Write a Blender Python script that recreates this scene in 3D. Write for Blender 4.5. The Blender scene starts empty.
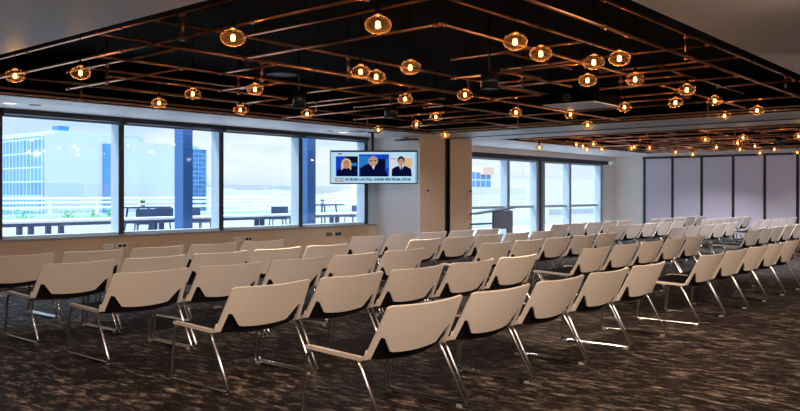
import bpy, bmesh, math, random
from mathutils import Vector, Matrix

random.seed(7)
SC = bpy.context.scene
COL = SC.collection

# ------------------------------------------------------------------ camera
# world: X runs along the window wall (away to the right), Y runs towards the windows, Z up, metres
cam_d = bpy.data.cameras.new('camera')
cam = bpy.data.objects.new('camera', cam_d)
COL.objects.link(cam)
cam.location = (0, 0, 1.55)
cam.rotation_euler = (math.radians(90), 0, math.radians(-49.66))
cam_d.sensor_width = 36
cam_d.lens = 35.5
cam_d.shift_y = -0.0144
cam_d.clip_end = 4000
SC.camera = cam

# ------------------------------------------------------------------ colour management
SC.view_settings.view_transform = 'Standard'
SC.view_settings.look = 'None'
SC.view_settings.gamma = 1
SC.view_settings.use_curve_mapping = False
SC.view_settings.exposure = 0.45


def lin(r, g, b):
    f = lambda c: (c / 255 / 12.92) if c / 255 <= 0.04045 else ((c / 255 + 0.055) / 1.055) ** 2.4
    return (f(r), f(g), f(b), 1)


# ------------------------------------------------------------------ world: bright overcast sky with soft clouds
W = bpy.data.worlds.new('sky')
SC.world = W
W.use_nodes = True
nt = W.node_tree
nt.nodes.clear()
N = nt.nodes.new
tc = N('ShaderNodeTexCoord')
sep = N('ShaderNodeSeparateXYZ')
nt.links.new(tc.outputs['Generated'], sep.inputs[0])
ramp = N('ShaderNodeValToRGB')
ramp.color_ramp.elements[0].position = 0.0
ramp.color_ramp.elements[0].color = lin(200, 226, 244)
ramp.color_ramp.elements[1].position = 0.28
ramp.color_ramp.elements[1].color = lin(140, 188, 228)
nt.links.new(sep.outputs['Z'], ramp.inputs[0])
mp = N('ShaderNodeMapping')
mp.inputs['Scale'].default_value = (1.4, 1.4, 7.0)
nt.links.new(tc.outputs['Generated'], mp.inputs[0])
no = N('ShaderNodeTexNoise')
no.inputs['Scale'].default_value = 3.2
no.inputs['Detail'].default_value = 6
nt.links.new(mp.outputs[0], no.inputs['Vector'])
cr = N('ShaderNodeValToRGB')
cr.color_ramp.elements[0].position = 0.36
cr.color_ramp.elements[1].position = 0.60
nt.links.new(no.outputs[0], cr.inputs[0])
mx = N('ShaderNodeMixRGB')
mx.inputs[2].default_value = lin(236, 245, 250)
nt.links.new(cr.outputs[0], mx.inputs[0])
nt.links.new(ramp.outputs[0], mx.inputs[1])
bg = N('ShaderNodeBackground')
bst = N('ShaderNodeMapRange')                     # an overcast sky is several times brighter overhead than at the horizon
bst.inputs['From Min'].default_value = 0.22
bst.inputs['From Max'].default_value = 0.8
bst.inputs['To Min'].default_value = 0.92
bst.inputs['To Max'].default_value = 3.2
nt.links.new(sep.outputs['Z'], bst.inputs['Value'])
nt.links.new(bst.outputs[0], bg.inputs['Strength'])
nt.links.new(mx.outputs[0], bg.inputs[0])
wo = N('ShaderNodeOutputWorld')
nt.links.new(bg.outputs[0], wo.inputs[0])


# ------------------------------------------------------------------ lamps: sun, warm recessed spots of the near ceiling, added fill in the bays
def light(name, kind, loc, energy, color, target=None, **kw):
    d = bpy.data.lights.new(name, kind)
    d.energy = energy
    d.color = color
    for k, v in kw.items():
        setattr(d, k, v)
    o = bpy.data.objects.new(name, d)
    COL.objects.link(o)
    o.location = loc
    if target is not None:
        o.rotation_euler = (Vector(target) - Vector(loc)).to_track_quat('-Z', 'Y').to_euler()
    return o


light('sun', 'SUN', (2, 32, 50), 5.0, (1.0, 0.97, 0.93), target=(14, 12, 0), angle=math.radians(10))
WARM = (1.0, 0.745, 0.56)
for sx, sy, tx, ty, e in ((1.2, 0.5, 3.2, 4.0, 215), (3.4, 1.2, 4.5, 4.0, 215), (5.6, 0.6, 7.0, 4.2, 280),
                          (9.0, 0.6, 10.5, 3.8, 310), (12.6, 0.4, 14.0, 3.8, 310), (1.6, 4.0, 3.6, 7.0, 150),
                          (18.5, 0.8, 20.0, 4.6, 320), (23.0, 0.8, 24.5, 4.6, 320)):
    light('recessed_spot', 'SPOT', (sx, sy, 2.93), e, WARM if sx < 16 else (1.0, .9, .84), target=(tx, ty, 0),
          spot_size=math.radians(125), spot_blend=0.8, shadow_soft_size=0.07)
COOL = (0.90, 0.90, 1.0)  # added cool fill below the pipes, no fittings belong to it
for sx, sy, e in ((6.0, 5.2, 60), (6.0, 8.6, 80), (9.4, 7.2, 80), (11.4, 7.2, 100), (13.6, 6.6, 120), (13.6, 10.0, 110),
                  (19.2, 5.0, 380), (19.2, 9.0, 380), (22.8, 5.0, 380), (22.8, 9.2, 380), (25.9, 4.4, 380), (25.6, 8.6, 380)):
    light('bay_fill', 'SPOT', (sx, sy, 2.9), e * .85, COOL, target=(sx + .3, sy + .6, 0),
          spot_size=math.radians(130), spot_blend=0.7, shadow_soft_size=0.06)


# ------------------------------------------------------------------ materials
def nodes_of(m):
    m.use_nodes = True
    return m.node_tree, m.node_tree.nodes.get('Principled BSDF')


def mat(name, col, rough=0.5, metal=0.0, spec=0.5, var=0.0, scale=8.0, bump=0.0, stretch=(1, 1, 1)):
    m = bpy.data.materials.new(name)
    t, p = nodes_of(m)
    p.inputs['Base Color'].default_value = col
    p.inputs['Roughness'].default_value = rough
    p.inputs['Metallic'].default_value = metal
    p.inputs['Specular IOR Level'].default_value = spec
    if var or bump:
        c = t.nodes.new('ShaderNodeTexCoord')
        mpp = t.nodes.new('ShaderNodeMapping')
        mpp.inputs['Scale'].default_value = stretch
        n = t.nodes.new('ShaderNodeTexNoise')
        n.inputs['Scale'].default_value = scale
        n.inputs['Detail'].default_value = 4
        t.links.new(c.outputs['Object'], mpp.inputs[0])
        t.links.new(mpp.outputs[0], n.inputs['Vector'])
        if var:
            r = t.nodes.new('ShaderNodeValToRGB')
            r.color_ramp.elements[0].position = 0.3
            r.color_ramp.elements[1].position = 0.7
            r.color_ramp.elements[0].color = tuple(v * (1 - var) for v in col[:3]) + (1,)
            r.color_ramp.elements[1].color = tuple(min(1, v * (1 + var)) for v in col[:3]) + (1,)
            t.links.new(n.outputs[0], r.inputs[0])
            t.links.new(r.outputs[0], p.inputs['Base Color'])
        if bump:
            b = t.nodes.new('ShaderNodeBump')
            b.inputs['Strength'].default_value = bump
            b.inputs['Distance'].default_value = 0.01
            t.links.new(n.outputs[0], b.inputs['Height'])
            t.links.new(b.outputs[0], p.inputs['Normal'])
    return m


def emit(name, col, s=1.0):
    m = bpy.data.materials.new(name)
    m.use_nodes = True
    t = m.node_tree
    t.nodes.clear()
    e = t.nodes.new('ShaderNodeEmission')
    e.inputs[0].default_value = col
    e.inputs[1].default_value = s
    o = t.nodes.new('ShaderNodeOutputMaterial')
    t.links.new(e.outputs[0], o.inputs[0])
    m.cycles.emission_sampling = 'NONE'
    return m


def glass(name, tint, refl=0.08, fac_edge=0.5):
    """thin sheet of glass: lets light through, mirrors more at grazing angles"""
    m = bpy.data.materials.new(name)
    m.use_nodes = True
    t = m.node_tree
    t.nodes.clear()
    tr = t.nodes.new('ShaderNodeBsdfTransparent')
    tr.inputs[0].default_value = tint
    gl = t.nodes.new('ShaderNodeBsdfGlossy')
    gl.inputs['Roughness'].default_value = 0.03
    gl.inputs[0].default_value = (1, 1, 1, 1)
    lw = t.nodes.new('ShaderNodeLayerWeight')
    lw.inputs[0].default_value = 0.35
    mr = t.nodes.new('ShaderNodeMapRange')
    mr.inputs['To Min'].default_value = refl
    mr.inputs['To Max'].default_value = fac_edge
    t.links.new(lw.outputs['Facing'], mr.inputs['Value'])
    mix = t.nodes.new('ShaderNodeMixShader')
    t.links.new(mr.outputs[0], mix.inputs[0])
    t.links.new(tr.outputs[0], mix.inputs[1])
    t.links.new(gl.outputs[0], mix.inputs[2])
    o = t.nodes.new('ShaderNodeOutputMaterial')
    t.links.new(mix.outputs[0], o.inputs[0])
    return m


def bulb_glass():
    """thin smoked amber glass, faintly translucent so that the filament lights it up"""
    m = bpy.data.materials.new('amber_bulb_glass')
    m.use_nodes = True
    t = m.node_tree
    t.nodes.clear()
    tr = t.nodes.new('ShaderNodeBsdfTransparent')
    tr.inputs[0].default_value = (1.0, 0.86, 0.66, 1)
    tl = t.nodes.new('ShaderNodeBsdfTranslucent')
    tl.inputs[0].default_value = (0.75, 0.40, 0.18, 1)
    gl = t.nodes.new('ShaderNodeBsdfGlossy')
    gl.inputs['Roughness'].default_value = 0.06
    m2 = t.nodes.new('ShaderNodeMixShader')
    m2.inputs[0].default_value = 0.35
    t.links.new(tl.outputs[0], m2.inputs[1])
    t.links.new(gl.outputs[0], m2.inputs[2])
    lw = t.nodes.new('ShaderNodeLayerWeight')
    lw.inputs[0].default_value = 0.45
    pw = t.nodes.new('ShaderNodeMath')
    pw.operation = 'POWER'
    pw.inputs[1].default_value = 3.0
    t.links.new(lw.outputs['Facing'], pw.inputs[0])
    mr = t.nodes.new('ShaderNodeMapRange')
    mr.inputs['To Min'].default_value = 0.045
    mr.inputs['To Max'].default_value = 0.6
    t.links.new(pw.outputs[0], mr.inputs['Value'])
    mix = t.nodes.new('ShaderNodeMixShader')
    t.links.new(mr.outputs[0], mix.inputs[0])
    t.links.new(tr.outputs[0], mix.inputs[1])
    t.links.new(m2.outputs[0], mix.inputs[2])
    o = t.nodes.new('ShaderNodeOutputMaterial')
    t.links.new(mix.outputs[0], o.inputs[0])
    return m


def carpet_material():
    m = bpy.data.materials.new('carpet')
    t, p = nodes_of(m)
    p.inputs['Roughness'].default_value = 0.72
    p.inputs['Specular IOR Level'].default_value = 0.2
    c = t.nodes.new('ShaderNodeTexCoord')
    mp1 = t.nodes.new('ShaderNodeMapping')
    mp1.inputs['Rotation'].default_value = (0, 0, 0.0)
    mp1.inputs['Scale'].default_value = (2.3, 0.8, 1)
    t.links.new(c.outputs['Object'], mp1.inputs[0])
    n1 = t.nodes.new('ShaderNodeTexNoise')
    n1.inputs['Scale'].default_value = 6.0
    n1.inputs['Detail'].default_value = 9
    n1.inputs['Roughness'].default_value = 0.78
    n1.inputs['Distortion'].default_value = 0.15
    t.links.new(mp1.outputs[0], n1.inputs['Vector'])
    r1 = t.nodes.new('ShaderNodeValToRGB')
    e = r1.color_ramp.elements
    e[0].position, e[0].color = 0.36, lin(20, 16, 18)
    e[1].position, e[1].color = 0.69, lin(216, 204, 186)
    k = e.new(0.50)
    k.color = lin(38, 31, 31)
    k = e.new(0.58)
    k.color = lin(120, 108, 98)
    t.links.new(n1.outputs[0], r1.inputs[0])
    n2 = t.nodes.new('ShaderNodeTexNoise')
    n2.inputs['Scale'].default_value = 0.8
    n2.inputs['Detail'].default_value = 3
    t.links.new(c.outputs['Object'], n2.inputs['Vector'])
    r2 = t.nodes.new('ShaderNodeValToRGB')
    r2.color_ramp.elements[0].position = 0.35
    r2.color_ramp.elements[0].color = (0.35, 0.34, 0.36, 1)
    r2.color_ramp.elements[1].position = 0.65
    r2.color_ramp.elements[1].color = (1, 1, 1, 1)
    t.links.new(n2.outputs[0], r2.inputs[0])
    mul = t.nodes.new('ShaderNodeMixRGB')
    mul.blend_type = 'MULTIPLY'
    mul.inputs[0].default_value = 1
    t.links.new(r1.outputs[0], mul.inputs[1])
    t.links.new(r2.outputs[0], mul.inputs[2])
    t.links.new(mul.outputs[0], p.inputs['Base Color'])
    n3 = t.nodes.new('ShaderNodeTexNoise')
    n3.inputs['Scale'].default_value = 120
    t.links.new(c.outputs['Object'], n3.inputs['Vector'])
    b = t.nodes.new('ShaderNodeBump')
    b.inputs['Strength'].default_value = 0.5
    b.inputs['Distance'].default_value = 0.01
    t.links.new(n3.outputs[0], b.inputs['Height'])
    t.links.new(b.outputs[0], p.inputs['Normal'])
    return m


def facade_material(name, glass_col, band_col, col_w, row_h, dark=0.6):
    """office facade: rows of tinted panes between pale floor bands"""
    m = bpy.data.materials.new(name)
    t, p = nodes_of(m)
    p.inputs['Roughness'].default_value = 0.35
    c = t.nodes.new('ShaderNodeTexCoord')
    s = t.nodes.new('ShaderNodeSeparateXYZ')
    t.links.new(c.outputs['Object'], s.inputs[0])
    ad = t.nodes.new('ShaderNodeMath')
    t.links.new(s.outputs['X'], ad.inputs[0])
    t.links.new(s.outputs['Y'], ad.inputs[1])
    cmb = t.nodes.new('ShaderNodeCombineXYZ')
    t.links.new(ad.outputs[0], cmb.inputs['X'])
    t.links.new(s.outputs['Z'], cmb.inputs['Y'])
    br = t.nodes.new('ShaderNodeTexBrick')
    br.offset = 0
    br.inputs['Scale'].default_value = 1
    br.inputs['Brick Width'].default_value = col_w
    br.inputs['Row Height'].default_value = row_h
    br.inputs['Mortar Size'].default_value = row_h * 0.05
    br.inputs['Mortar Smooth'].default_value = 0
    br.inputs['Color1'].default_value = glass_col
    br.inputs['Color2'].default_value = tuple(v * dark for v in glass_col[:3]) + (1,)
    br.inputs['Mortar'].default_value = band_col
    t.links.new(cmb.outputs[0], br.inputs['Vector'])
    t.links.new(br.outputs[0], p.inputs['Base Color'])
    return m


M = {}
M['carpet'] = carpet_material()
M['ceiling'] = mat('ceiling_paint', lin(228, 220, 218), 0.5, spec=0.5)
M['black'] = mat('black_void_paint', lin(5, 4, 5), 0.95, spec=0.05)
M['blacksatin'] = mat('black_satin', lin(20, 20, 24), 0.4)
M['lip'] = mat('recess_trim', lin(190, 160, 130), 0.7)
M['wall'] = mat('cream_wall_paint', lin(208, 184, 158), 0.85, var=0.03, scale=3)
M['whitewall'] = mat('white_wall_paint', lin(228, 228, 230), 0.85, var=0.02, scale=3)
M['farwall'] = mat('far_wall_paint', lin(232, 230, 226), 0.85, var=0.02, scale=2)
M['panel'] = mat('lavender_panel_fabric', lin(205, 200, 216), 0.9, var=0.03, scale=40)
M['track'] = mat('dark_bronze_frame', lin(38, 32, 36), 0.5)
M['sill'] = mat('grey_window_sill', lin(150, 150, 158), 0.4)
M['alu'] = mat('window_frame_aluminium', lin(176, 198, 216), 0.45)
M['alushade'] = mat('backlit_window_frame', lin(66, 64, 74), 0.5, metal=0.2)  # frame fronts: same aluminium, backlit shade put into the colour
M['alumidshade'] = mat('backlit_door_frame', lin(150, 160, 176), 0.5)  # far door fronts: a milder backlit shade put into the colour
M['blind'] = mat('navy_blind_cassette', lin(30, 33, 48), 0.5)
M['blindrail'] = mat('blind_bottom_rail', lin(100, 110, 135), 0.4, metal=0.3)
M['glass'] = glass('window_glass', (0.95, 0.97, 0.99, 1), 0.018, 0.16)
M['shell'] = mat('white_moulded_plastic', lin(226, 217, 208), 0.38, spec=0.45)
M['seat'] = mat('black_seat_upholstery', lin(17, 15, 18), 0.8, spec=0.15)
M['chrome'] = mat('chrome_tube', (0.72, 0.72, 0.74, 1), 0.16, metal=1)
M['glide'] = mat('pale_plastic_glide', lin(190, 185, 178), 0.4)
M['copper'] = mat('copper_pipe', (0.70, 0.30, 0.15, 1), 0.30, metal=1, var=0.25, scale=6)
M['copperdark'] = mat('aged_copper_fitting', (0.50, 0.20, 0.10, 1), 0.35, metal=1)
M['bulb'] = bulb_glass()
M['filament'] = emit('glowing_filament', (1.0, 0.55, 0.20, 1), 7)
M['lampface'] = emit('lit_downlight', (1.0, 0.93, 0.82, 1), 2.6)
M['white'] = mat('white_plastic', lin(225, 225, 228), 0.4)
M['greyplate'] = mat('brushed_grey_plate', lin(130, 124, 120), 0.4, metal=0.5)
M['panelgrey'] = mat('light_grey_panel', lin(196, 190, 186), 0.5)
M['projector'] = mat('projector_underside', lin(205, 210, 225), 0.5)
M['lectern'] = mat('slate_laminate', lin(92, 92, 108), 0.5, var=0.05, scale=5)
M['lecterntop'] = mat('blue_grey_lectern_top', lin(84, 100, 122), 0.35)
# outdoors
M['deck'] = mat('pale_terrace_paving', lin(196, 204, 214), 0.8, var=0.06, scale=2)
M['rail'] = mat('white_railing_paint', lin(226, 234, 240), 0.5)
M['parapet'] = mat('pale_parapet_render', lin(205, 216, 224), 0.8, var=0.03, scale=2)
M['bartop'] = mat('terrace_counter_top', lin(214, 226, 238), 0.35)
M['barside'] = mat('navy_steel', lin(40, 62, 96), 0.5)
M['leaf'] = mat('green_leaf', lin(86, 168, 92), 0.6, var=0.3, scale=20)
M['column'] = mat('blue_clad_column', lin(44, 92, 150), 0.45)
M['facade'] = facade_material('blue_office_facade', lin(96, 156, 205), lin(190, 212, 226), .62, 1.1, 0.75)
M['facade2'] = facade_material('dotted_tower_facade', lin(52, 118, 185), lin(130, 180, 220), 0.55, 0.6, 0.6)
M['bluestrip'] = mat('blue_glass_strip', lin(70, 140, 205), 0.3, var=0.2, scale=0.6)
M['palebuild'] = mat('pale_rendered_building', lin(198, 211, 220), 0.85, var=0.03, scale=0.3)
M['whitebuild'] = mat('white_rendered_building', lin(236, 232, 226), 0.85, var=0.03, scale=0.3)
M['roofgrey'] = mat('pale_roof', lin(176, 190, 202), 0.8)
M['land'] = mat('hazy_land', lin(140, 154, 166), 0.9, var=0.35, scale=0.02)
M['hill'] = mat('hazy_hills', lin(150, 170, 186), 0.95)
M['pink'] = mat('pink_roof_sign', lin(236, 200, 180), 0.7)
M['glassrail'] = glass('balustrade_glass', (0.94, 0.96, 0.98, 1), 0.03, 0.14)


# ------------------------------------------------------------------ mesh helpers
class MB:
    def __init__(self):
        self.bm = bmesh.new()
        self.mats = []

    def mi(self, m):
        if m not in self.mats:
            self.mats.append(m)
        return self.mats.index(m)

    def quad(self, pts, m=None):
        f = self.bm.faces.new([self.bm.verts.new(p) for p in pts])
        if m is not None:
            f.material_index = self.mi(m)
        return f

    def box(self, x0, x1, y0, y1, z0, z1, m=None):
        v = [self.bm.verts.new((x, y, z)) for z in (z0, z1) for y in (y0, y1) for x in (x0, x1)]
        for idx in ((0, 2, 3, 1), (4, 5, 7, 6), (0, 1, 5, 4), (2, 6, 7, 3), (0, 4, 6, 2), (1, 3, 7, 5)):
            f = self.bm.faces.new([v[i] for i in idx])
            if m is not None:
                f.material_index = self.mi(m)

    def tube(self, pts, r, n=8, m=None, caps=True, smooth=True):
        pts = [Vector(p) for p in pts]
        rings = []
        up = None
        for i, p in enumerate(pts):
            a = pts[max(0, i - 1)]
            b = pts[min(len(pts) - 1, i + 1)]
            t = (b - a).normalized()
            if up is None:
                ref = Vector((0, 0, 1)) if abs(t.z) < 0.9 else Vector((1, 0, 0))
                up = t.cross(ref).normalized()
            else:
                up = (up - t * up.dot(t)).normalized()
            w = t.cross(up)
            rr = r[i] if isinstance(r, (list, tuple)) else r
            rings.append([self.bm.verts.new(p + (up * math.cos(2 * math.pi * k / n) + w * math.sin(2 * math.pi * k / n)) * rr) for k in range(n)])
        for A, B in zip(rings, rings[1:]):
            for k in range(n):
                f = self.bm.faces.new((A[k], A[(k + 1) % n], B[(k + 1) % n], B[k]))
                f.smooth = smooth
                if m is not None:
                    f.material_index = self.mi(m)
        if caps:
            for R in (rings[0][::-1], rings[-1]):
                f = self.bm.faces.new(R)
                if m is not None:
                    f.material_index = self.mi(m)

    def lathe(self, prof, n=20, c=(0, 0, 0), m=None):
        """profile of (radius, z) turned about a vertical axis"""
        rings = []
        for r, z in prof:
            if r < 1e-5:
                rings.append([self.bm.verts.new((c[0], c[1], c[2] + z))])
            else:
                rings.append([self.bm.verts.new((c[0] + r * math.cos(2 * math.pi * k / n), c[1] + r * math.sin(2 * math.pi * k / n), c[2] + z)) for k in range(n)])
        for A, B in zip(rings, rings[1:]):
            for k in range(n):
                k2 = (k + 1) % n
                if len(A) == 1 and len(B) == 1:
                    continue
                if len(A) == 1:
                    q = (A[0], B[k], B[k2])
                elif len(B) == 1:
                    q = (A[k], B[0], A[k2])
                else:
                    q = (A[k], B[k], B[k2], A[k2])
                f = self.bm.faces.new(q)
                f.smooth = True
                if m is not None:
                    f.material_index = self.mi(m)

    def build(self, name, m=None, parent=None, loc=None, normals=True):
        me = bpy.data.meshes.new(name)
        if normals:
            bmesh.ops.recalc_face_normals(self.bm, faces=self.bm.faces)
        self.bm.to_mesh(me)
        self.bm.free()
        for k in (self.mats or ([m] if m else [])):
            me.materials.append(k)
        o = bpy.data.objects.new(name, me)
        COL.objects.link(o)
        if parent is not None:
            o.parent = parent
        if loc is not None:
            o.location = loc
        return o


def box(name, x0, x1, y0, y1, z0, z1, m, parent=None):
    b = MB()
    b.box(x0, x1, y0, y1, z0, z1)
    return b.build(name, m, parent)


def tag(o, label, cat, group=None):
    o['label'] = label
    o['category'] = cat
    if group:
        o['group'] = group
    return o


def struct(o):
    o['kind'] = 'structure'
    return o


def empty(name, loc=(0, 0, 0), rz=0.0):
    o = bpy.data.objects.new(name, None)
    COL.objects.link(o)
    o.location = loc
    o.rotation_euler = (0, 0, rz)
    o.empty_display_size = 0.1
    return o


def copy_tree(src, loc, rz=0.0):
    r = src.copy()
    COL.objects.link(r)
    r.location = loc
    r.rotation_euler = (0, 0, rz)
    for ch in src.children:
        c = ch.copy()
        COL.objects.link(c)
        c.parent = r
        for g in ch.children:
            d = g.copy()
            COL.objects.link(d)
            d.parent = c
    return r


def text_mesh(name, s, size, m, parent, loc, rot, sx=1.0):
    cu = bpy.data.curves.new(name, 'FONT')
    cu.body = s
    cu.size = size
    cu.offset = .0035
    cu.align_x = 'LEFT'
    o = bpy.data.objects.new(name, cu)
    COL.objects.link(o)
    bpy.context.view_layer.update()
    me = bpy.data.meshes.new_from_object(o.evaluated_get(bpy.context.evaluated_depsgraph_get()))
    bpy.data.objects.remove(o)
    me.materials.clear()
    me.materials.append(m)
    r = bpy.data.objects.new(name, me)
    COL.objects.link(r)
    r.parent = parent
    r.location = loc
    r.rotation_euler = rot
    r.scale = (sx, 1, 1)
    return r


# ================================================================== the room
FZ = -.03                                        # carpet level
XL, XR, YB, YW = -3.0, 28.6, -5.0, 13.5         # room extents; window wall inner face at YW
ZC = 2.97                                       # underside of the lowered ceiling
YG = 13.8                                       # outer face of the window wall
R1 = (3.49, 14.88, 2.45, 11.7)                  # recessed black bays  x0 x1 y0 y1
R2 = (17.3, 26.9, 2.45, 11.3)

struct(box('floor', XL - .2, XR + .2, YB - .2, YG, -0.15, FZ, M['carpet']))

b = MB()
ZT = 3.15


def slab(x0, x1, y0, y1):
    b.box(x0, x1, y0, y1, ZC, ZT)


slab(XL - .2, R1[0], YB - .2, YG)
slab(R1[0], R1[1], YB - .2, R1[2])
slab(R1[0], R1[1], R1[3], YG)
slab(R1[1], R2[0], YB - .2, YG)
slab(R2[0], R2[1], YB - .2, R2[2])
slab(R2[0], R2[1], R2[3], YG)
slab(R2[1], XR + .2, YB - .2, YG)
struct(b.build('ceiling', M['ceiling']))

for i, R in enumerate((R1, R2)):
    x0, x1, y0, y1 = R
    t = 0.12
    zb = ZC + .012
    side = ('near', 'far')[i]
    struct(box('wall_recess_left_' + side, x0 - t, x0 + .025, y0 - t, y1 + t, zb, 3.6, M['black']))
    struct(box('wall_recess_end_' + side, x1 - .025, x1 + t, y0 - t, y1 + t, zb, 3.6, M['black']))
    struct(box('wall_recess_right_' + side, x0 + .025, x1 - .025, y0 - t, y0 + .025, zb, 3.6, M['black']))
    struct(box('wall_recess_window_' + side, x0 + .025, x1 - .025, y1 - .025, y1 + t, zb, 3.6, M['black']))
    struct(box('ceiling_recess_' + side, x0 - t, x1 + t, y0 - t, y1 + t, 3.6, 3.7, M['black']))
    b = MB()
    b.box(x1 - .055, x1 - .026, y0 + .03, y1 - .03, 3.055, 3.085)
    b.box(x0 + .03, x1 - .06, y1 - .055, y1 - .026, 3.055, 3.085)
    struct(b.build('trim_%d' % (i + 1), M['lip']))

# partition track in the strip between the two bays
struct(box('trim_3', 16.08, 16.22, YB, 12.1, ZC - .012, ZC + .02, M['track']))

# outer walls
struct(box('wall_back', XL - .2, XL, YB, YG, FZ, ZC, M['wall']))
struct(box('wall_right', XL - .2, XR + .2, YB - .2, YB, FZ, ZC, M['wall']))
struct(box('wall_left', XL, 15.0, YW, YG, FZ, .75, M['wall']))
struct(box('window_sill', XL, 15.0, YW - .035, YG, .75, .79, M['sill']))
b = MB()
b.box(XR, XR + .2, YB, YG, FZ, ZC)
struct(b.build('wall_far', M['farwall']))
b = MB()
b.box(15.0, 16.01, 12.1, YG, FZ, ZC)
b.box(16.23, 17.2, 12.1, YG, FZ, ZC)
b.box(16.01, 16.23, 12.5, YG, FZ, ZC)
struct(b.build('wall_pier', M['wall']))
struct(box('wall_return', 14.97, 15.0, 12.1, YG, FZ, ZC, M['whitewall']))
b = MB()
b.box(16.015, 16.06, 12.09, 12.45, FZ, ZC - .02)
b.box(16.18, 16.225, 12.09, 12.45, FZ, ZC - .02)
b.box(16.06, 16.18, 12.30, 12.45, FZ, ZC - .02)
struct(b.build('trim_4', M['blacksatin']))
struct(box('trim_5', 16.06, 16.075, 12.10, 12.28, FZ, 2.9, M['copperdark']))
struct(box('wall_beside_pier', 17.2, 18.9, YW, YG, FZ, ZC, M['whitewall']))
struct(box('baseboard_far', XR - .02, XR, YB, YW, FZ, .1, M['track']))

# first windows: frames 2.23 apart, each frame deep enough to show its side
fx = [1.20, 3.43, 5.66, 7.87, 10.15, 12.38, 14.60]


def window(n, x0, x1, y0, y1, z0, z1, w=.052, pane_y=None, rail=None, right=False, front='alushade'):
    b = MB()
    for x in ((x0, x1) if right else (x0,)):
        b.box(x - w, x + w, y0 + .012, y1, z0, z1, M['alu'])
        b.box(x - w, x + w, y0 - .01, y0 + .012, z0, z1, M[front])
    b.box(x0 + w, x1 - w, y0 + .02, y1, z0, z0 + .05, M['alu'])
    b.box(x0 + w, x1 - w, y0 + .02, y1, z1 - .06, z1, M['alu'])
    if rail:
        b.box(x0 + w, x1 - w, y0 + .1, y1 - .04, rail - .04, rail + .04, M['alu'])
    o = struct(b.build('window_%d' % n))
    yp = (y1 - .04) if pane_y is None else pane_y
    box('glass_pane', x0 + w, x1 - w, yp, yp + .012, z0 + .05, z1 - .06, M['glass'], o)
    return o


n = 1
for a, c in zip(fx[1:], fx[2:]):
    window(n, a, c, YW + .02, YG, .79, ZC, right=(c == fx[-1]))
    n += 1
struct(box('wall_left_end', XL, fx[1] - .05, YW, YG, .79, ZC, M['wall']))
struct(box('trim_6', 14.66, 14.97, YW, YG, .79, ZC, M['alu']))

# far glazed doors
for a, c in ((18.95, 21.25), (21.25, 23.05), (23.45, 25.3), (25.3, 27.75)):
    window(n, a, c, YW + .05, YG, FZ, 2.66, w=.075, front='alumidshade', rail=1.13, right=c in (23.05, 27.75))
    n += 1
struct(box('trim_7', 23.18, 23.32, YW + .05, YG, FZ, 2.66, M['alushade']))
struct(box('wall_window_head', 19.2, XR, YW - .02, YG, 2.80, ZC, M['whitewall']))
struct(box('trim_8', 19.2, 28.2, YW - .03, YG, 2.66, 2.80, M['blind']))
struct(box('wall_window_end', 27.88, XR, YW, YG, FZ, 2.66, M['whitewall']))

# folding wall of lavender panels on the far side
py = [12.19, 11.12, 10.06, 8.97, 7.93, 6.90, 5.85, 4.80]
struct(box('trim_9', XR - .07, XR - .001, 4.2, 12.26, 2.86, 2.935, M['track']))
for i, (y1, y0) in enumerate(zip(py, py[1:])):
    o = struct(box('wall_panel', XR - .05, XR - .002, y0 + .045, y1 - .045, .0, 2.86, M['panel']))
for y in py:
    struct(box('trim_panel_joint', XR - .065, XR - .001, y - .045, y + .045, FZ, 2.86, M['track']))

# ================================================================== roller blinds above the first windows
for k, (a, c) in enumerate(zip(fx[1:], fx[2:])):
    r = empty('roller_blind', ((a + c) / 2, YW - .06, 2.85))
    h = (c - a) / 2
    bb = MB()
    bb.box(-h + .03, h - .03, -.05, .05, .03, .115)
    bb.build('cassette', M['blind'], r)
    bb = MB()
    bb.tube([(-h + .05, -.02, .0), (h - .05, -.02, .0)], .022, 8)
    bb.build('bottom_rail', M['blindrail'], r)
    bb = MB()
    bb.box(-h + .0, -h + .028, -.055, .055, -.02, .118)
    bb.build('end_bracket', M['blacksatin'], r)
    tag(r, 'rolled navy blind above the %s' % (
        'window off the left picture edge', 'window with the striped blue office', 'window showing the white tower block',
        'window showing mostly open sky', 'window just left of the screen')[k], 'blind', 'rolled up blinds over the windows')

# ================================================================== chairs
PANEL = lambda u, z: (.14 - .172 * max(0, (z - .45) / .36) - .055 * (1 - u * u))


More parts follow.
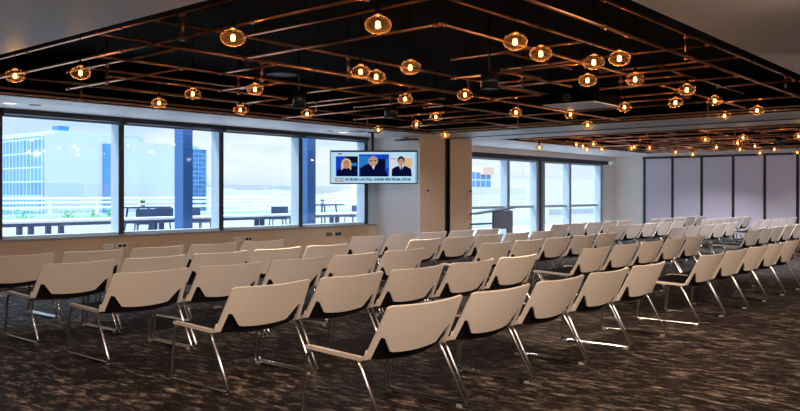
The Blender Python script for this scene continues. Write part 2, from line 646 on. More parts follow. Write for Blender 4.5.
def chair_shell():
    b = MB()
    us = [-1, -.95, -.9, -.885, -.80, -.57, -.5, -.3, -.1, .1, .3, .5, .57, .80, .885, .9, .95, 1]

    def bottom(u):
        a = abs(u)
        if a > .89:
            return .45
        if a > .79:
            return .60 - (.885 - a) * .1
        if a > .56:
            return .480 + (a - .56) / .24 * .114
        return .464 + .018 * (a / .6) ** 2

    def top(u):
        a = abs(u)
        return .806 + .010 * a * a - (.014 if a > .99 else .003 if a > .92 else 0)

    nv = 8
    cols = []
    for u in us:
        z0, z1 = bottom(u), top(u)
        c = []
        for j in range(nv + 1):
            z = z0 + (z1 - z0) * j / nv
            hw = .446 - .034 * (z - .45) / .36
            c.append(b.bm.verts.new((u * hw + .012 * (z - .45) / .36, PANEL(u, z), z)))
        cols.append(c)
    fs = []
    for A, B in zip(cols, cols[1:]):
        for j in range(nv):
            f = b.bm.faces.new((A[j], B[j], B[j + 1], A[j + 1]))
            f.smooth = True
            fs.append(f)
    bmesh.ops.recalc_face_normals(b.bm, faces=b.bm.faces)
    bmesh.ops.solidify(b.bm, geom=b.bm.faces[:], thickness=.016)
    for e in b.bm.edges:
        if len(e.link_faces) == 2 and e.calc_face_angle(0) > .7:
            e.smooth = False
    for s in (-1, 1):                              # arms of the shell running forward beside the seat
        path = [(.438, .112, .50), (.440, .128, .462), (.441, .16, .446), (.441, .40, .454), (.441, .63, .464), (.434, .71, .460)]
        prev = None
        for (x, y, z) in path:
            ring = [b.bm.verts.new((s * (x + dx), y, z + dz)) for dx, dz in ((-.022, -.013), (.016, -.013), (.016, .013), (-.022, .013))]
            if prev:
                for k in range(4):
                    b.bm.faces.new((prev[k], prev[(k + 1) % 4], ring[(k + 1) % 4], ring[k]))
            else:
                b.bm.faces.new(ring)
            prev = ring
        b.bm.faces.new(prev)
    return b


def chair_seat():
    b = MB()
    us = [-1 + 2 * i / 12 for i in range(13)]
    cols = []
    for u in us:
        c = []
        y0 = PANEL(u, .47) + .05
        for j in range(7):
            y = .71 + (y0 - .71) * j / 6
            z = .462 + .02 * (y - .14) / .56 - .034 * (1 - u * u) * min(1, (.77 - y) / .25)
            if j == 0:
                z -= .018
            c.append(b.bm.verts.new((u * .418, y - (.02 * u * u if j == 0 else 0), z)))
        zs = .455 - .03 * (1 - u * u)
        for j in range(1, 7):
            z = zs + (.66 - zs) * j / 6
            c.append(b.bm.verts.new((u * (.412 - .03 * j / 6), PANEL(u, max(.45, z)) + .026 + .012 * (1 - j / 6), z)))
        cols.append(c)
    for A, B in zip(cols, cols[1:]):
        for j in range(len(A) - 1):
            f = b.bm.faces.new((A[j], A[j + 1], B[j + 1], B[j]))
            f.smooth = True
    bmesh.ops.recalc_face_normals(b.bm, faces=b.bm.faces)
    bmesh.ops.solidify(b.bm, geom=b.bm.faces[:], thickness=.022)
    for e in b.bm.edges:
        if len(e.link_faces) == 2 and e.calc_face_angle(0) > .9:
            e.smooth = False
    return b


def sled(s):
    b = MB()
    x0, x1 = .440, .450
    z = FZ + .0165
    p = [(x0 - .02, .21, .435), (x0, .19, .425), (x0 + .006, .155, .37), (x1, -.042, FZ + .05), (x1, -.045, FZ + .028), (x1, -.017, z), (x1, .705, z),
         (x1, .738, FZ + .026), (x1, .74, FZ + .05), (x0 + .006, .69, .40), (x0, .68, .430), (x0 - .02, .66, .438)]
    b.tube([(s * x, y, zz) for x, y, zz in p], .0125, 8)
    return b


def make_chair():
    r = empty('conference_chair')
    chair_shell().build('backrest_shell', M['shell'], r)
    chair_seat().build('seat', M['seat'], r)
    for s in (-1, 1):
        l = sled(s).build('sled_leg', M['chrome'], r)
        l['label'] = 'chrome sled leg'
        for y in (.0, .69):
            g = MB()
            x = s * .450
            g.box(x - .017 + (s < 0) * .013, x + .017 - (s > 0) * .013, y - .022, y + .022, FZ, FZ + .024)
            g.build('glide', M['glide'], l)
    for y in (.235, .63):
        g = MB()
        g.tube([(-.425, y, .415 + .02 * (y > .4)), (0, y, .385 + .02 * (y > .4)), (.425, y, .415 + .02 * (y > .4))], .011, 8)
        g.build('cross_bar', M['chrome'], r)
    return r


ORD = ('leftmost', 'second from left', 'middle chair', 'fourth from left', 'rightmost')
# row name -> (block index, x of first back corner, pitch, y of back top, number)
ROWS = (('nearest row', ((0, 3.93, .955, 3.45, 5), (1, 9.58, .935, 3.42, 5))),
        ('second row', ((0, 3.93, .96, 5.08, 5), (1, 9.76, .965, 5.06, 5), (2, 17.20, .93, 5.12, 5), (3, 23.0, .93, 5.08, 2))),
        ('middle row', ((0, 3.90, .957, 6.82, 5), (1, 9.80, .96, 6.74, 5), (2, 17.24, .93, 6.74, 5), (3, 23.12, .93, 6.74, 5))),
        ('fourth row', ((0, 3.93, .948, 8.29, 5), (1, 9.81, .953, 8.14, 5), (2, 17.20, .95, 8.18, 5), (3, 23.05, .95, 8.12, 5))),
        ('window row', ((0, 3.97, .953, 9.80, 5), (1, 9.90, .95, 9.52, 5), (2, 17.04, .93, 9.62, 5), (3, 22.70, .95, 9.50, 5))))
BLK = ('block nearest the camera', 'block just before the ceiling strip', 'block past the ceiling strip', 'block beside the panelled wall')
proto = make_chair()
first = True
for rname, blocks in ROWS:
    for bi, x, p, y, cnt in blocks:
        for i in range(cnt):
            rz = random.uniform(-.003, .003)
            loc = (x + p * i + (.385 if bi else .368), y, 0)
            if first:
                o = proto
                o.location = loc
                o.rotation_euler = (0, 0, rz)
                first = False
            else:
                o = copy_tree(proto, loc, rz)
            tag(o, 'white-backed chair, %s in the %s, %s' % (ORD[i], rname, BLK[bi]), 'chair', 'white conference chairs set out in rows')

# ================================================================== copper pipe grids
PR = .0155
ZLO, ZUP = 2.985, 3.22
G1X = [(3.05, 4.22, 14.5), (4.05, 5.3, 9.0), (4.12, 10.15, 13.68), (5.08, 7.88, 9.5), (5.82, 8.96, 10.0), (6.68, 4.22, 14.5),
       (7.70, 4.22, 14.5), (8.93, 5.0, 7.9), (8.95, 11.9, 14.5), (11.45, 4.22, 14.5), (9.9, 5.27, 8.0)]
G1Y = [(4.22, 3.05, 11.45), (5.27, 7.70, 10.44), (5.30, 4.05, 6.68), (7.88, 4.05, 5.85), (8.96, 3.05, 5.82), (10.0, 3.05, 4.9),
       (10.0, 5.82, 6.68), (11.03, 4.12, 5.1), (11.7, 4.3, 5.4), (12.6, 3.05, 4.2), (14.5, 3.05, 11.45), (6.72, 7.70, 9.0),
       (7.9, 8.93, 10.1), (8.9, 7.70, 9.55), (9.9, 7.70, 11.3), (11.0, 8.3, 10.5), (11.9, 7.70, 9.5), (12.9, 8.95, 11.0)]
S1 = [(4.22, 6.2), (4.22, 3.9), (4.22, 10.6), (6.9, 6.68), (9.4, 6.68), (12.0, 6.68), (6.4, 7.7), (9.3, 7.7), (12.4, 7.7), (8.2, 3.05), (12.0, 3.05),
      (8.96, 5.5), (10.0, 4.6), (9.9, 10.4), (12.9, 10.6), (14.5, 5.0), (14.5, 9.0), (6.0, 11.45), (9.2, 11.45), (12.4, 11.45), (5.27, 9.4), (7.0, 8.93)]
G2X = [(3.1, 17.8, 26.4), (4.6, 18.8, 22.4), (5.5, 21.0, 26.4), (6.4, 17.8, 23.6), (7.4, 20.0, 26.4), (8.3, 17.8, 22.0), (8.9, 22.0, 25.6),
       (9.7, 17.8, 24.6), (10.4, 19.2, 26.4), (11.0, 17.8, 26.4)]
G2Y = [(17.8, 3.1, 11.0), (18.8, 4.6, 8.3), (20.0, 6.4, 9.7), (21.0, 3.1, 7.4), (22.0, 7.4, 11.0), (22.4, 4.6, 6.4), (23.6, 5.5, 9.7),
       (24.6, 7.4, 10.4), (25.6, 5.5, 11.0), (26.4, 3.1, 11.0)]
S2 = [(17.8, 5.4), (17.8, 9.0), (20.5, 6.4), (22.8, 6.4), (21.5, 7.4), (25.0, 7.4), (19.6, 8.3), (21.0, 5.0), (23.6, 8.0), (24.0, 10.4), (20.6, 11.0), (26.4, 8.6), (23.4, 9.7)]


def pipe(pts, parent, name='pipe'):
    b = MB()
    b.tube(pts, PR, 8, M['copper'])
    a, c = Vector(pts[0]), Vector(pts[-1])
    L = (c - a).length
    t = (c - a).normalized()
    k = max(2, int(L / 1.9) + 1)
    for i in range(k):                               # screwed couplings
        q = a + t * (.03 + (L - .06) * i / (k - 1))
        b.tube([q - t * .035, q + t * .035], PR * 1.4, 8, M['copperdark'])
    return b.build(name, None, parent)


def grid(gx, gy, st, label):
    r = empty('copper_pipe_grid', (gx[0][1], gx[0][0], 2.985))
    off = Vector(r.location)
    P = lambda x, y, z: tuple(Vector((x, y, z)) - off)
    for y, a, c in gx:
        pipe([P(a, y, ZLO), P(c, y, ZLO)], r)
        pipe([P(a, y, ZUP), P(c, y, ZUP)], r)
    for x, a, c in gy:
        pipe([P(x, a, ZLO), P(x, c, ZLO)], r)
        pipe([P(x, a, ZUP), P(x, c, ZUP)], r)
    for x, y in st:
        b = MB()
        b.tube([P(x, y, ZLO), P(x, y, ZUP)], PR * .95, 8, M['copper'])
        b.tube([P(x, y, ZLO - .03), P(x, y, ZLO + .045)], PR * 1.45, 8, M['copperdark'])
        b.tube([P(x, y, ZUP - .045), P(x, y, ZUP + .03)], PR * 1.45, 8, M['copperdark'])
        b.tube([P(x, y, ZUP), P(x, y, 3.598)], .006, 6, M['black'])
        b.build('riser', None, r)
    return tag(r, label, 'pipe grid')


grid(G1X, G1Y, S1, 'large copper pipe grid hung under the black ceiling bay nearest the camera')
grid(G2X, G2Y, S2, 'copper pipe grid under the far black ceiling bay by the panelled wall')

# ================================================================== globe bulbs
BZ = 2.80


def make_bulb():
    r = empty('globe_bulb')
    b = MB()
    prof = [(0, -.069)]
    for i in range(1, 12):
        a = -math.pi / 2 + math.pi * i / 12
        prof.append((.101 * math.cos(a), .069 * math.sin(a)))
    prof += [(.024, .068), (.024, .078)]
    b.lathe(prof, 20)
    b.build('glass_globe', M['bulb'], r)
    b = MB()
    for k in range(6):
        a = 2 * math.pi * k / 6
        x, y = .015 * math.cos(a), .015 * math.sin(a)
        b.tube([(x * .5, y * .5, .026), (x, y, .016), (x, y, -.018), (x * .6, y * .6, -.024)], .0036, 6)
    b.build('filament', M['filament'], r)
    b = MB()
    b.lathe([(0, .070), (.026, .070), (.027, .080), (.020, .086), (0, .086)], 14)
    b.build('brass_cap', M['copper'], r)
    b = MB()
    b.lathe([(0, .086), (.021, .086), (.021, .108), (.008, .135), (0, .135)], 14)
    sk = b.build('socket', M['black'], r)
    return r


def cord(parent, top):
    b = MB()
    b.tube([(0, 0, .134), (0, 0, top)], .004, 6)
    return b.build('cord', M['black'], parent)


# (x, y, place words)
bulbs = [
    ('over the left windows', [(3.73, 8.52), (4.08, 7.80), (6.12, 9.54), (5.84, 8.36), (3.95, 5.11), (7.41, 9.41), (6.07, 7.43)]),
    ('in the ceiling left of centre', [(8.46, 9.09), (5.90, 5.54), (6.26, 5.65), (4.34, 3.90), (11.47, 10.30), (7.97, 6.74), (6.01, 4.97), (11.01, 8.95), (10.14, 7.85), (13.36, 10.09)]),
    ('in the ceiling around the projector', [(8.12, 5.82), (5.56, 3.48), (10.38, 6.48), (6.18, 3.60), (11.18, 5.98), (7.96, 4.11), (13.13, 6.62), (6.91, 3.45)]),
    ('in the near ceiling bay right of the projector', [(10.75, 4.89), (6.86, 3.17), (8.23, 3.62), (10.68, 4.17), (9.46, 3.51), (10.82, 3.64), (13.00, 4.22), (12.46, 3.57)]),
    ('in the far ceiling bay, left half', [(18.60, 10.88), (18.2, 9.57), (18.8, 9.76), (20.4, 10.40), (18.2, 9.10), (20.4, 9.95), (20.5, 9.12), (20.0, 8.82), (20.7, 8.69), (23.4, 9.02)]),
    ('in the far ceiling bay, right half', [(25.0, 9.09), (18.4, 6.41), (21.6, 7.22), (20.1, 6.21), (23.1, 7.07), (18.3, 5.54), (21.7, 6.27), (25.5, 7.22), (23.7, 6.33), (26.0, 6.29), (18.6, 4.48)]),
]
ORDN = ('first', 'second', 'third', 'fourth', 'fifth', 'sixth', 'seventh', 'eighth', 'ninth', 'tenth', 'eleventh')


def px_of(x, y):
    return (.6473 * x - .7622 * y) / (.7622 * x + .6473 * y)


bulb0 = make_bulb()
firstb = True
cords = {}
for words, pts in bulbs:
    far = 'far' in words
    for i, (x, y) in enumerate(sorted(pts, key=lambda q: px_of(*q))):
        gx, gy = (G2X, G2Y) if far else (G1X, G1Y)
        top = 3.6 - BZ
        for c, a, d in gx:                            # hang from the pipe when one runs right above
            if a - .05 < x < d + .05 and abs(y - c) < .075:
                y = c
                top = ZLO - PR - BZ
        for c, a, d in gy:
            if a - .05 < y < d + .05 and abs(x - c) < .075:
                x = c
                top = ZLO - PR - BZ
        if firstb:
            o = bulb0
            o.location = (x, y, BZ)
            firstb = False
        else:
            o = bulb0.copy()
            COL.objects.link(o)
            o.location = (x, y, BZ)
            for ch in list(bulb0.children):
                if ch.name.startswith('cord') or ch.type == 'LIGHT':
                    continue
                q = ch.copy()
                COL.objects.link(q)
                q.parent = o
        if top > .17:
            cord(o, top)
        l = light('bulb_glow', 'POINT', (0, 0, 0), 2.2 if not far else 2.2, (1.0, .56, .24), shadow_soft_size=.03)
        l.parent = o
        side = 'amber globe bulb, %s from left %s' % (ORDN[i], words)
        tag(o, side, 'light bulb', 'globe bulbs hung from the copper pipes')


# ================================================================== other ceiling fittings
def can_light(x, y, z, r, h, label, aim=None):
    o = empty('pendant_spotlight', (x, y, z))
    b = MB()
    b.lathe([(r * .8, .012), (r, 0), (r, h), (0, h)], 20)
    b.build('housing', M['blacksatin'], o)
    b = MB()
    b.lathe([(0, .008), (r * .8, .008), (r * .8, .016), (0, .016)], 20)
    b.build('lens', M['projector'], o)
    b = MB()
    b.tube([(0, 0, h), (0, 0, 3.6 - z)], .012, 8)
    b.build('stem', M['blacksatin'], o)
    if aim:
        l = light('spot_beam', 'SPOT', (0, 0, -.01), 330, (1.0, .78, .56), spot_size=math.radians(58), spot_blend=.6, shadow_soft_size=.05)
        l.parent = o
        l.rotation_euler = (Vector(aim) - Vector((x, y, z))).to_track_quat('-Z', 'Y').to_euler()
    return tag(o, label, 'spotlight', 'black cylinder spotlights among the pipes')


can_light(7.72, 8.46, 2.78, .095, .24, 'black cylinder spotlight among the pipes, left one above the window mullion', (7.2, 7.6, 0))
can_light(9.62, 8.36, 2.78, .11, .17, 'black cylinder spotlight among the pipes above the right end of the screen', (9.3, 8.0, 0))
can_light(7.75, 5.05 + .15, 2.78, .105, .18, 'black cylinder spotlight among the pipes left of the projector', (8.5, 4.2, 0))
can_light(22.13, 5.75, 2.85, .12, .16, 'small black cylinder spotlight in the far ceiling bay at right')

p = empty('projector', (10.52, 5.45, 2.83))
b = MB()
b.box(-.42, .42, -.40, .40, .015, .17)
b.build('body', M['black'], p)
b = MB()
b.box(-.425, .425, -.405, .405, 0, .015)
b.build('base_plate', M['projector'], p)
b = MB()
b.tube([(-.42, 0, .09), (-.47, 0, .09)], .06, 14)
b.build('lens', M['blacksatin'], p)
b = MB()
b.box(-.09, .09, -.09, .09, .17, .2)
b.tube([(0, 0, .2), (0, 0, .77)], .022, 8)
b.build('mount', M['blacksatin'], p)
tag(p, 'black ceiling projector with pale underside hung among the copper pipes', 'projector')


def disc(name, x, y, r, face, ring, label, cat, z=ZC):
    o = empty(name, (x, y, z))
    b = MB()
    b.lathe([(r * .82, 0), (r * .82, -.012), (r, -.008), (r, 0)], 24)
    b.build('ring', ring, o)
    b = MB()
    b.lathe([(0, -.006), (r * .82, -.006)], 24)
    b.build('face', face, o)
    return tag(o, label, cat)


disc('downlight', 5.44, 12.60, .12, M['lampface'], M['white'], 'lit round downlight in the white ceiling edge at far left', 'downlight')
disc('downlight', 12.96, 12.72, .13, M['lampface'], M['white'], 'lit round downlight in the white ceiling edge left of the screen pole', 'downlight')
disc('ceiling_speaker', 5.82, 12.58, .09, M['greyplate'], M['greyplate'], 'small grey round sensor beside the lit downlight at far left', 'sensor')
disc('ceiling_speaker', 13.0, 12.30, .21, M['blacksatin'], M['blacksatin'], 'dark round ceiling speaker in front of the screen pole', 'speaker')
disc('smoke_detector', 12.50, 12.68, .08, M['greyplate'], M['greyplate'], 'small grey disc on the ceiling edge left of the lit downlight', 'detector')
disc('ceiling_speaker', 9.0, 10.3, .26, M['track'], M['track'], 'dark blue-grey disc on the black ceiling above the left pipes', 'speaker', 3.6)
disc('ceiling_speaker', 9.74, 4.55, .2, M['black'], M['black'], 'dark disc on the black ceiling above the right pipes', 'speaker', 3.6)

c = empty('wall_camera', (14.97, 12.40, 2.86))
b = MB()
b.box(-.24, 0, -.30, .30, 0, .035)
b.build('bracket', M['blacksatin'], c)
b = MB()
b.lathe([(0, .09), (.05, .085), (.07, .035), (0, .035)], 14, (-.12, 0, 0))
b.build('dome', M['greyplate'], c)
tag(c, 'black shelf-like camera bracket on the white wall above the screen', 'camera')

# ================================================================== television on its ceiling pole
TD = 18.0
lx0 = (373.75 - 400) / 789 * TD
tvx, tvy = .7622 * TD + .6473 * lx0, .6473 * TD - .7622 * lx0
TZ = 2.16
tv = empty('television', (tvx, tvy, TZ), math.radians(-49.66))
WT, HT = 1.0, .385
b = MB()
b.box(-WT, WT, -.03, .03, -HT, HT)
b.build('casing', M['blacksatin'], tv)
b = MB()
b.box(-.35, .35, .03, .08, -.25, .25)
b.box(-.12, .06, .08, .14, -.1, .34)
b.tube([(-.03, .11, .2), (-.03, .11, ZC - TZ - .02)], .035, 10)
b.box(-.14, .08, .02, .2, ZC - TZ - .02, ZC - TZ)
b.build('ceiling_pole', M['blacksatin'], tv)

SCR = {k: emit('screen_' + k, lin(*v), 0.74) for k, v in dict(
    sky=(176, 216, 238), blue=(20, 62, 190), mid=(36, 116, 196), navy=(6, 12, 52), dark=(10, 14, 40), skin=(196, 150, 128), face=(186, 132, 92),
    hair=(206, 178, 150), brown=(52, 42, 48), white=(222, 230, 236), grey=(150, 140, 150), sand=(214, 178, 140), red=(140, 62, 76), ink=(40, 64, 108), pale=(206, 214, 226), frame=(138, 178, 204)).items()}
LX = lambda px: (px - 373.75) / 87.5 * 2
LZ = lambda py: (167.3 - py) / 789 * TD


def flat(b, pts, y, m):
    b.quad([(LX(px), y, LZ(py)) for px, py in pts], SCR[m])


def rect(b, x0, y0, x1, y1, y, m):
    flat(b, [(x0, y1), (x1, y1), (x1, y0), (x0, y0)], y, m)


def oval(b, cx, cy, rx, ry, y, m, n=14):
    flat(b, [(cx + rx * math.cos(2 * math.pi * k / n), cy - ry * math.sin(2 * math.pi * k / n)) for k in range(n)], y, m)


b = MB()
rect(b, 331.2, 152.2, 416.4, 183.0, -.0305, 'sky')
rect(b, 330.4, 151.2, 331.4, 183.6, -.031, 'frame')
rect(b, 338, 153.4, 342.2, 154.6, -.0325, 'red')
rect(b, 415, 152.4, 416.6, 183, -.031, 'frame')
scr = b.build('screen', None, tv, normals=False)

b = MB()                                             # woman at left
rect(b, 336, 156.4, 358, 176.4, -.032, 'blue')
rect(b, 346, 156.4, 358, 170, -.0324, 'dark')
rect(b, 351, 163, 357, 166, -.0328, 'mid')
flat(b, [(337, 176.4), (337.5, 170), (342, 168.4), (352, 168.4), (357, 171), (358, 176.4)], -.0332, 'navy')
flat(b, [(341.4, 170.6), (341.2, 164), (342.4, 160.4), (345, 158.6), (348, 158.6), (350.6, 160.4), (351.4, 164), (351.2, 170.2), (349, 168), (344, 168)], -.0336, 'hair')
oval(b, 346.6, 164.4, 3.2, 4.5, -.034, 'face')
oval(b, 345.6, 162.6, .5, .35, -.0344, 'brown', 8)
oval(b, 348.0, 162.6, .5, .35, -.0344, 'brown', 8)
rect(b, 346.1, 165.7, 347.7, 166.1, -.0344, 'red')
b.build('picture_panel', None, tv, normals=False)['label'] = 'screen panel with a fair-haired person in dark clothes'
b = MB()                                             # man in the middle
rect(b, 359, 154.4, 389, 176.6, -.032, 'blue')
rect(b, 359, 156, 369, 168, -.0324, 'mid')
rect(b, 377.5, 159, 385, 176.6, -.0326, 'dark')
rect(b, 386, 159, 388.4, 168, -.0326, 'mid')
flat(b, [(360, 176.6), (360.5, 168), (366, 164.5), (371, 164), (378, 164.6), (385, 170), (388, 176.6)], -.0332, 'navy')
flat(b, [(371, 164.4), (375.6, 164.4), (373.6, 170)], -.0336, 'pale')
oval(b, 373.2, 160.8, 5.0, 4.9, -.0338, 'grey')
oval(b, 373, 162.4, 4.0, 3.9, -.0342, 'skin')
rect(b, 369.8, 160.4, 372.4, 161.6, -.0346, 'brown')
rect(b, 373.6, 160.4, 376.2, 161.6, -.0346, 'brown')
rect(b, 371.8, 164, 374.2, 164.5, -.0346, 'red')
b.build('picture_panel', None, tv, normals=False)['label'] = 'screen panel with a grey-haired person in glasses and dark suit'
b = MB()                                             # man at right
rect(b, 390, 156.2, 412, 176.4, -.032, 'pale')
rect(b, 404, 158, 412, 168, -.0324, 'sand')
rect(b, 390, 158.5, 397, 159.3, -.0324, 'grey')
flat(b, [(391.5, 176.4), (392, 169), (397, 166.2), (405.5, 166.2), (411, 169), (411.8, 176.4)], -.0332, 'navy')
flat(b, [(398.8, 165.6), (403.8, 165.6), (401.3, 172)], -.0336, 'sky')
flat(b, [(400.8, 166.6), (402, 166.6), (402.2, 171.4), (401.3, 172.6), (400.4, 171.4)], -.034, 'dark')
oval(b, 401, 160.6, 3.7, 4.4, -.0338, 'brown')
oval(b, 401, 162.6, 3.1, 3.7, -.0342, 'skin')
rect(b, 398.7, 160.8, 400.6, 161.6, -.0346, 'brown')
rect(b, 401.4, 160.8, 403.3, 161.6, -.0346, 'brown')
rect(b, 400, 164.4, 402, 164.8, -.0346, 'red')
b.build('picture_panel', None, tv, normals=False)['label'] = 'screen panel with a dark-haired person in suit and tie'
b = MB()
rect(b, 335.6, 178.0, 344.4, 181.6, -.032, 'red')
b.build('caption_tag', None, tv, normals=False)
text_mesh('caption_text', 'NEWS', .085, SCR['pale'], tv, (LX(336.1), -.0325, LZ(181.1)), (math.pi / 2, 0, 0), .78)
text_mesh('headline_text', 'IN SEVEN LAS STILL UNDER FIRE FROM LABOR', .074, SCR['ink'], tv, (LX(345.6), -.0325, LZ(180.6)), (math.pi / 2, 0, 0), .97)
tag(tv, 'wide flat screen showing three news speakers, hung from a ceiling pole', 'television')

# ================================================================== wall plates
for i, (x, m, lab) in enumerate(((7.59, 'white', 'white double outlet below the second window mullion, left of a pair'),
                                 (7.87, 'white', 'white data plate with black sockets, directly under the second mullion'),
                                 (10.57, 'white', 'white double outlet right of the third mullion, left of a pair'),
                                 (10.84, 'white', 'white data plate with black sockets right of the third mullion'),
                                 (13.27, 'greyplate', 'grey steel outlet below the window by the screen, left of a pair'),
                                 (13.58, 'greyplate', 'grey steel outlet below the window by the screen, right of a pair'))):
    o = empty('wall_outlet', (x, YW, .585))
    b = MB()
    b.box(-.10, .10, -.014, 0, -.045, .045)
    b.build('plate', M[m], o)
    for sx in (-.045, .045):
        b = MB()
        w = .034 if i % 2 else .016
        b.box(sx - w, sx + w, -.018, -.0135, -.026 if i % 2 else -.01, .026 if i % 2 else .01)
        b.build('socket', M['blacksatin' if i % 2 else 'greyplate'], o)
    tag(o, lab, 'outlet', 'outlets along the window wall')
for x, lab in ((15.25, 'small control panel on the cream pier left of the dark slot'), (17.06, 'small control panel on the cream pier right of the dark slot')):
    o = empty('control_panel', (x, 12.1, 1.61))
    b = MB()
    b.box(-.10, .10, -.03, 0, -.075, .075)
    b.build('plate', M['panelgrey'], o)
    b = MB()
    b.box(-.02, .07, -.034, -.0295, .0, .05)
    b.build('display', M['blacksatin'], o)
    tag(o, lab, 'control panel')

# ================================================================== lectern by the pier
l = empty('lectern', (17.95, 11.9, FZ))
b = MB()
b.box(-.02, .95, 0, .05, .62, 1.12)
b.build('front_panel', M['lectern'], l)
b = MB()
v = [(-.85, -.04, 1.035), (1.02, -.04, 1.175), (1.02, .26, 1.175), (-.85, .26, 1.035)]
lo = [b.bm.verts.new(q) for q in v]
hi = [b.bm.verts.new((q[0], q[1], q[2] + .03)) for q in v]
b.bm.faces.new(lo)
b.bm.faces.new(hi)
for k in range(4):
    b.bm.faces.new((lo[k], lo[(k + 1) % 4], hi[(k + 1) % 4], hi[k]))
b.build('top', M['lecterntop'], l)
b = MB()
b.box(-.84, -.02, .02, .26, .76, .80)
b.build('shelf', M['lecterntop'], l)
for x0, x1 in ((-.02, .2), (.70, .95)):
    b = MB()
    b.box(x0, x1, .0, .05, 0, .62)
    b.build('leg', M['lectern'], l)
b = MB()
b.box(-.06, .99, -.1, .3, 0, .03)
b.build('foot', M['lectern'], l)
tag(l, 'slate grey lectern with sloped blue-grey top in front of the bright far windows', 'lectern')

# ================================================================== outdoors: terrace
TZ0 = .10
struct(box('terrace_floor', 3, 34, YG, 20.6, TZ0 - .3, TZ0, M['deck']))
o = box('parapet', 4, 34, 20.0, 20.35, TZ0, 1.02, M['parapet'])
struct(o)
b = MB()
b.box(4, 34, 19.35, 19.98, TZ0, .93, M['parapet'])
b.box(4.05, 33.95, 19.42, 19.93, .925, .932, M['leaf'])
tag(b.build('planter'), 'long pale planter trough along the terrace parapet', 'planter')
r = empty('railing', (4, 20.2, 1.0))
for z in (.19, .32, .43):
    b = MB()
    b.tube([(0, 0, z), (30, 0, z)], .028, 8)
    b.build('rail', M['rail'], r)
for i in range(23):
    b = MB()
    x = .55 + 1.3 * i
    b.box(x - .03, x + .03, -.03, .03, .02, .46)
    b.build('post', M['rail'], r)
tag(r, 'white three-bar railing along the terrace edge beyond the windows', 'railing')
r = empty('glass_balustrade', (4, 20.6, TZ0))
for i in range(13):
    b = MB()
    b.box(.02 + 2.3 * i, 2.28 + 2.3 * i, 0, .014, .1, 1.74)
    b.build('glass_panel', M['glassrail'], r)
tag(r, 'tall clear glass wind screen behind the terrace railing', 'balustrade')
for i, (x, h, w) in enumerate(((8.75, .20, 1.0), (9.95, .15, .6), (10.62, .17, .55), (11.12, .19, .55))):
    b = MB()
    for k in range(46):
        a = random.uniform(0, 6.28)
        rr = random.uniform(0, .34) * w
        px_, py_ = rr * math.cos(a) * 1.2, rr * .5 * math.sin(a)
        z = random.uniform(0, h)
        s = random.uniform(.03, .055)
        d = Vector((math.cos(a), math.sin(a), random.uniform(.2, 1.0))).normalized() * s * 1.6
        e = Vector((-math.sin(a), math.cos(a), 0)) * s * .6
        q = Vector((px_, py_, z))
        b.quad([q, q + d * .5 + e, q + d, q + d * .5 - e])
        if k % 4 == 0:
            b.tube([(px_ * .6, py_ * .6, 0), (px_, py_, z + .01)], .005, 4)
    o = b.build('planter_plant', M['leaf'], None, (x, 19.66, .95))
    tag(o, ('leafy green plant in the planter at the far left', 'small green plant in the planter, second from left',
            'green plant in the planter, third from left', 'green plant in the planter just left of the second mullion')[i], 'plant', 'plants in the terrace planter')

c = empty('terrace_bar_counter', (4, 15.5, TZ0))
b = MB()
b.box(0, 12.6, -.28, .28, .885, .935)
b.build('counter_top', M['bartop'], c)
b = MB()
b.box(.02, 12.58, -.285, .26, .82, .885)
b.build('apron', M['barside'], c)
for x in (6.80, 7.02, 7.36, 7.62, 9.73, 9.90, 12.59, 12.76, 13.74, 13.91, 15.19, 15.4):
    b = MB()
    b.box(x - 4 - .045, x - 4 + .045, -.2, -.11, 0, .82)
    b.build('leg', M['barside'], c)
tag(c, 'long bar counter on the terrace right outside the windows, pale top and navy legs', 'counter')

for x, y, hx, hy, lab, hue in ((9.98, 14.62, .12, .16, 'blue square column outside the second window', 0), (13.62, 14.62, .14, .15, 'blue square column outside the window by the screen', 0)):
    o = box('terrace_column', x - hx, x + hx, y - hy, y + hy, TZ0, 3.6, M['column'])
    tag(o, lab, 'column')


def bar_table(loc, label):
    t = empty('bar_table', loc)
    b = MB()
    b.box(-.55, .55, -.4, .4, 1.09, 1.13)
    b.build('tabletop', M['barside'], t)
    for x in (-.3, .3):
        for y in (-.25, .25):
            b = MB()
            b.tube([(x * 1.4, y * 1.4, 0), (x, y, 1.09)], .024, 6)
            b.build('leg', M['barside'], t)
    return tag(t, label, 'table')


def bar_stool(loc, rz, label):
    t = empty('bar_stool', loc, rz)
    b = MB()
    b.box(-.22, .22, -.2, .2, .74, .79)
    b.build('seat', M['barside'], t)
    b = MB()
    b.box(-.24, .24, .18, .22, .86, 1.10)
    b.box(-.22, -.19, .18, .21, .78, .87)
    b.box(.19, .22, .18, .21, .78, .87)
    b.build('backrest', M['barside'], t)
    for x in (-1, 1):
        for y in (-1, 1):
            b = MB()
            b.tube([(x * .26, y * .24, 0), (x * .18, y * .16, .74)], .018, 6)
            b.build('leg', M['barside'], t)
    b = MB()
    b.tube([(-.23, -.21, .25), (.23, -.21, .25), (.23, .21, .25), (-.23, .21, .25), (-.23, -.21, .25)], .011, 6)
    b.build('foot_ring', M['barside'], t)
    return tag(t, label, 'stool')


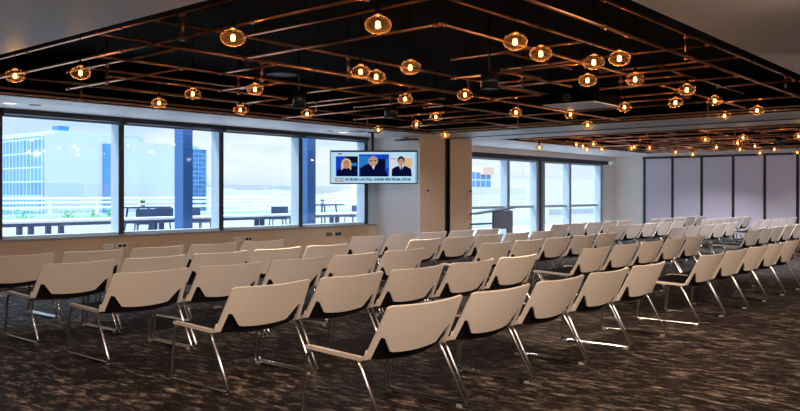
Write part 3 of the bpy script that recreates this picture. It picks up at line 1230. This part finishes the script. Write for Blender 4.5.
bar_table((11.10, 18.0, TZ0), 'high dark table on the terrace seen through the second window')
bar_table((17.45, 18.0, TZ0), 'high dark table on the terrace left of the screen')
def potted_herb(x, y, z, label):
    o = empty('potted_herb', (x, y, z))
    b = MB()
    b.lathe([(0, 0), (.055, 0), (.075, .09), (.062, .09), (.055, .075), (0, .075)], 14)
    b.build('pot', M['rail'], o)
    b = MB()
    for k in range(26):
        a = k * 2.4
        d = Vector((math.cos(a), math.sin(a), random.uniform(.3, 1.6))).normalized() * random.uniform(.08, .15)
        e = Vector((-math.sin(a), math.cos(a), 0)) * .028
        q = Vector((0, 0, .075))
        b.quad([q, q + d * .6 + e, q + d, q + d * .6 - e])
    b.build('foliage', M['leaf'], o)
    tag(o, label, 'plant')


potted_herb(11.09, 18.02, TZ0 + 1.13, 'small potted green herb on the high table in the second window')
potted_herb(17.43, 18.02, TZ0 + 1.13, 'small potted green herb on the high table left of the screen')
bar_stool((11.05, 17.2, TZ0), math.pi, 'dark high stool in front of the terrace table in the second window')
bar_stool((11.75, 16.5, TZ0), .3, 'dark high stool right of the terrace table in the second window')
bar_stool((10.2, 16.5, TZ0), 2.8, 'dark high stool left of the terrace table, beside the second mullion')
bar_stool((14.7, 17.0, TZ0), 2.7, 'dark high stool at the counter left of the fourth mullion')
bar_stool((17.75, 17.0, TZ0), math.pi, 'dark high stool in front of the terrace table left of the screen')

# ================================================================== outdoors: buildings, land, hills
def building(label, boxes, name='office_building'):
    b0 = boxes[0]
    o = empty(name, (b0[0], b0[2], -14))
    off = Vector(o.location)
    for (x0, x1, y0, y1, z0, z1, m, nm) in boxes:
        bb = MB()
        bb.box(x0 - off.x, x1 - off.x, y0 - off.y, y1 - off.y, z0 - off.z, z1 - off.z)
        bb.build(nm, M[m], o)
    return tag(o, label, 'building')


building('pale office block with blue striped glass front, in the left window', [
    (28.25, 36.2, 59.5, 80, -14, 6.15, 'palebuild', 'wall'),
    (28.1, 28.25, 59.6, 80, -14, 6.0, 'facade', 'glass_front'),
    (33.0, 34.6, 59.3, 59.5, -14, 5.6, 'bluestrip', 'window_strip'),
    (29.5, 34.8, 60.5, 76, 6.15, 6.55, 'roofgrey', 'roof'),
    (30.3, 31.2, 61.5, 62.5, 6.55, 7.0, 'bluestrip', 'roof_plant')])
building('plain pale tower block seen through the second window', [
    (38.6, 46.0, 66, 80, -14, 6.35, 'palebuild', 'wall'), (38.9, 41.0, 66.5, 79, 6.35, 6.95, 'roofgrey', 'roof')])
building('low pale building with a dark sign, beside the white tower', [
    (46.5, 49.5, 74, 86, -14, 6.1, 'whitebuild', 'wall'), (46.3, 48.7, 73.8, 74.0, 5.2, 6.15, 'bluestrip', 'sign')])
building('distant blue tower with rows of small windows in the second window', [
    (61.6, 65.1, 90, 102, -14, 7.6, 'facade2', 'wall'), (62, 64.6, 91, 101, 7.6, 8.1, 'roofgrey', 'roof')])
building('white building with blue windows and pink roof band outside the far glass doors', [
    (40, 47, 29.8, 36, -14, 2.0, 'whitebuild', 'wall'), (43, 45.2, 30.2, 36, 2.0, 3.0, 'facade', 'glass_front'), (43.9, 45.25, 30.0, 36.5, 2.85, 3.35, 'pink', 'roof_band')])
building('long white building behind the far glass doors', [(54, 140, 44, 52, -14, 3.2, 'whitebuild', 'wall'), (54, 140, 43.8, 44, -.6, -.2, 'roofgrey', 'ledge')])

b = MB()
b.quad([(-600, 21, -14), (2600, 21, -14), (2600, 3200, -14), (-600, 3200, -14)])
struct(b.build('ground', M['land']))
b = MB()
pr = None
for i in range(60):
    x = -400 + i * 60
    h = 14 + 12 * math.sin(i * .35) + 8 * math.sin(i * .83 + 1) + random.uniform(0, 4)
    a, c = b.bm.verts.new((x, 2600, -14)), b.bm.verts.new((x, 2700, h * .8 + 4))
    e = b.bm.verts.new((x, 2900, -14))
    if pr:
        b.bm.faces.new((pr[0], a, c, pr[1]))
        b.bm.faces.new((pr[1], c, e, pr[2]))
    pr = (a, c, e)
struct(b.build('hills', M['hill']))
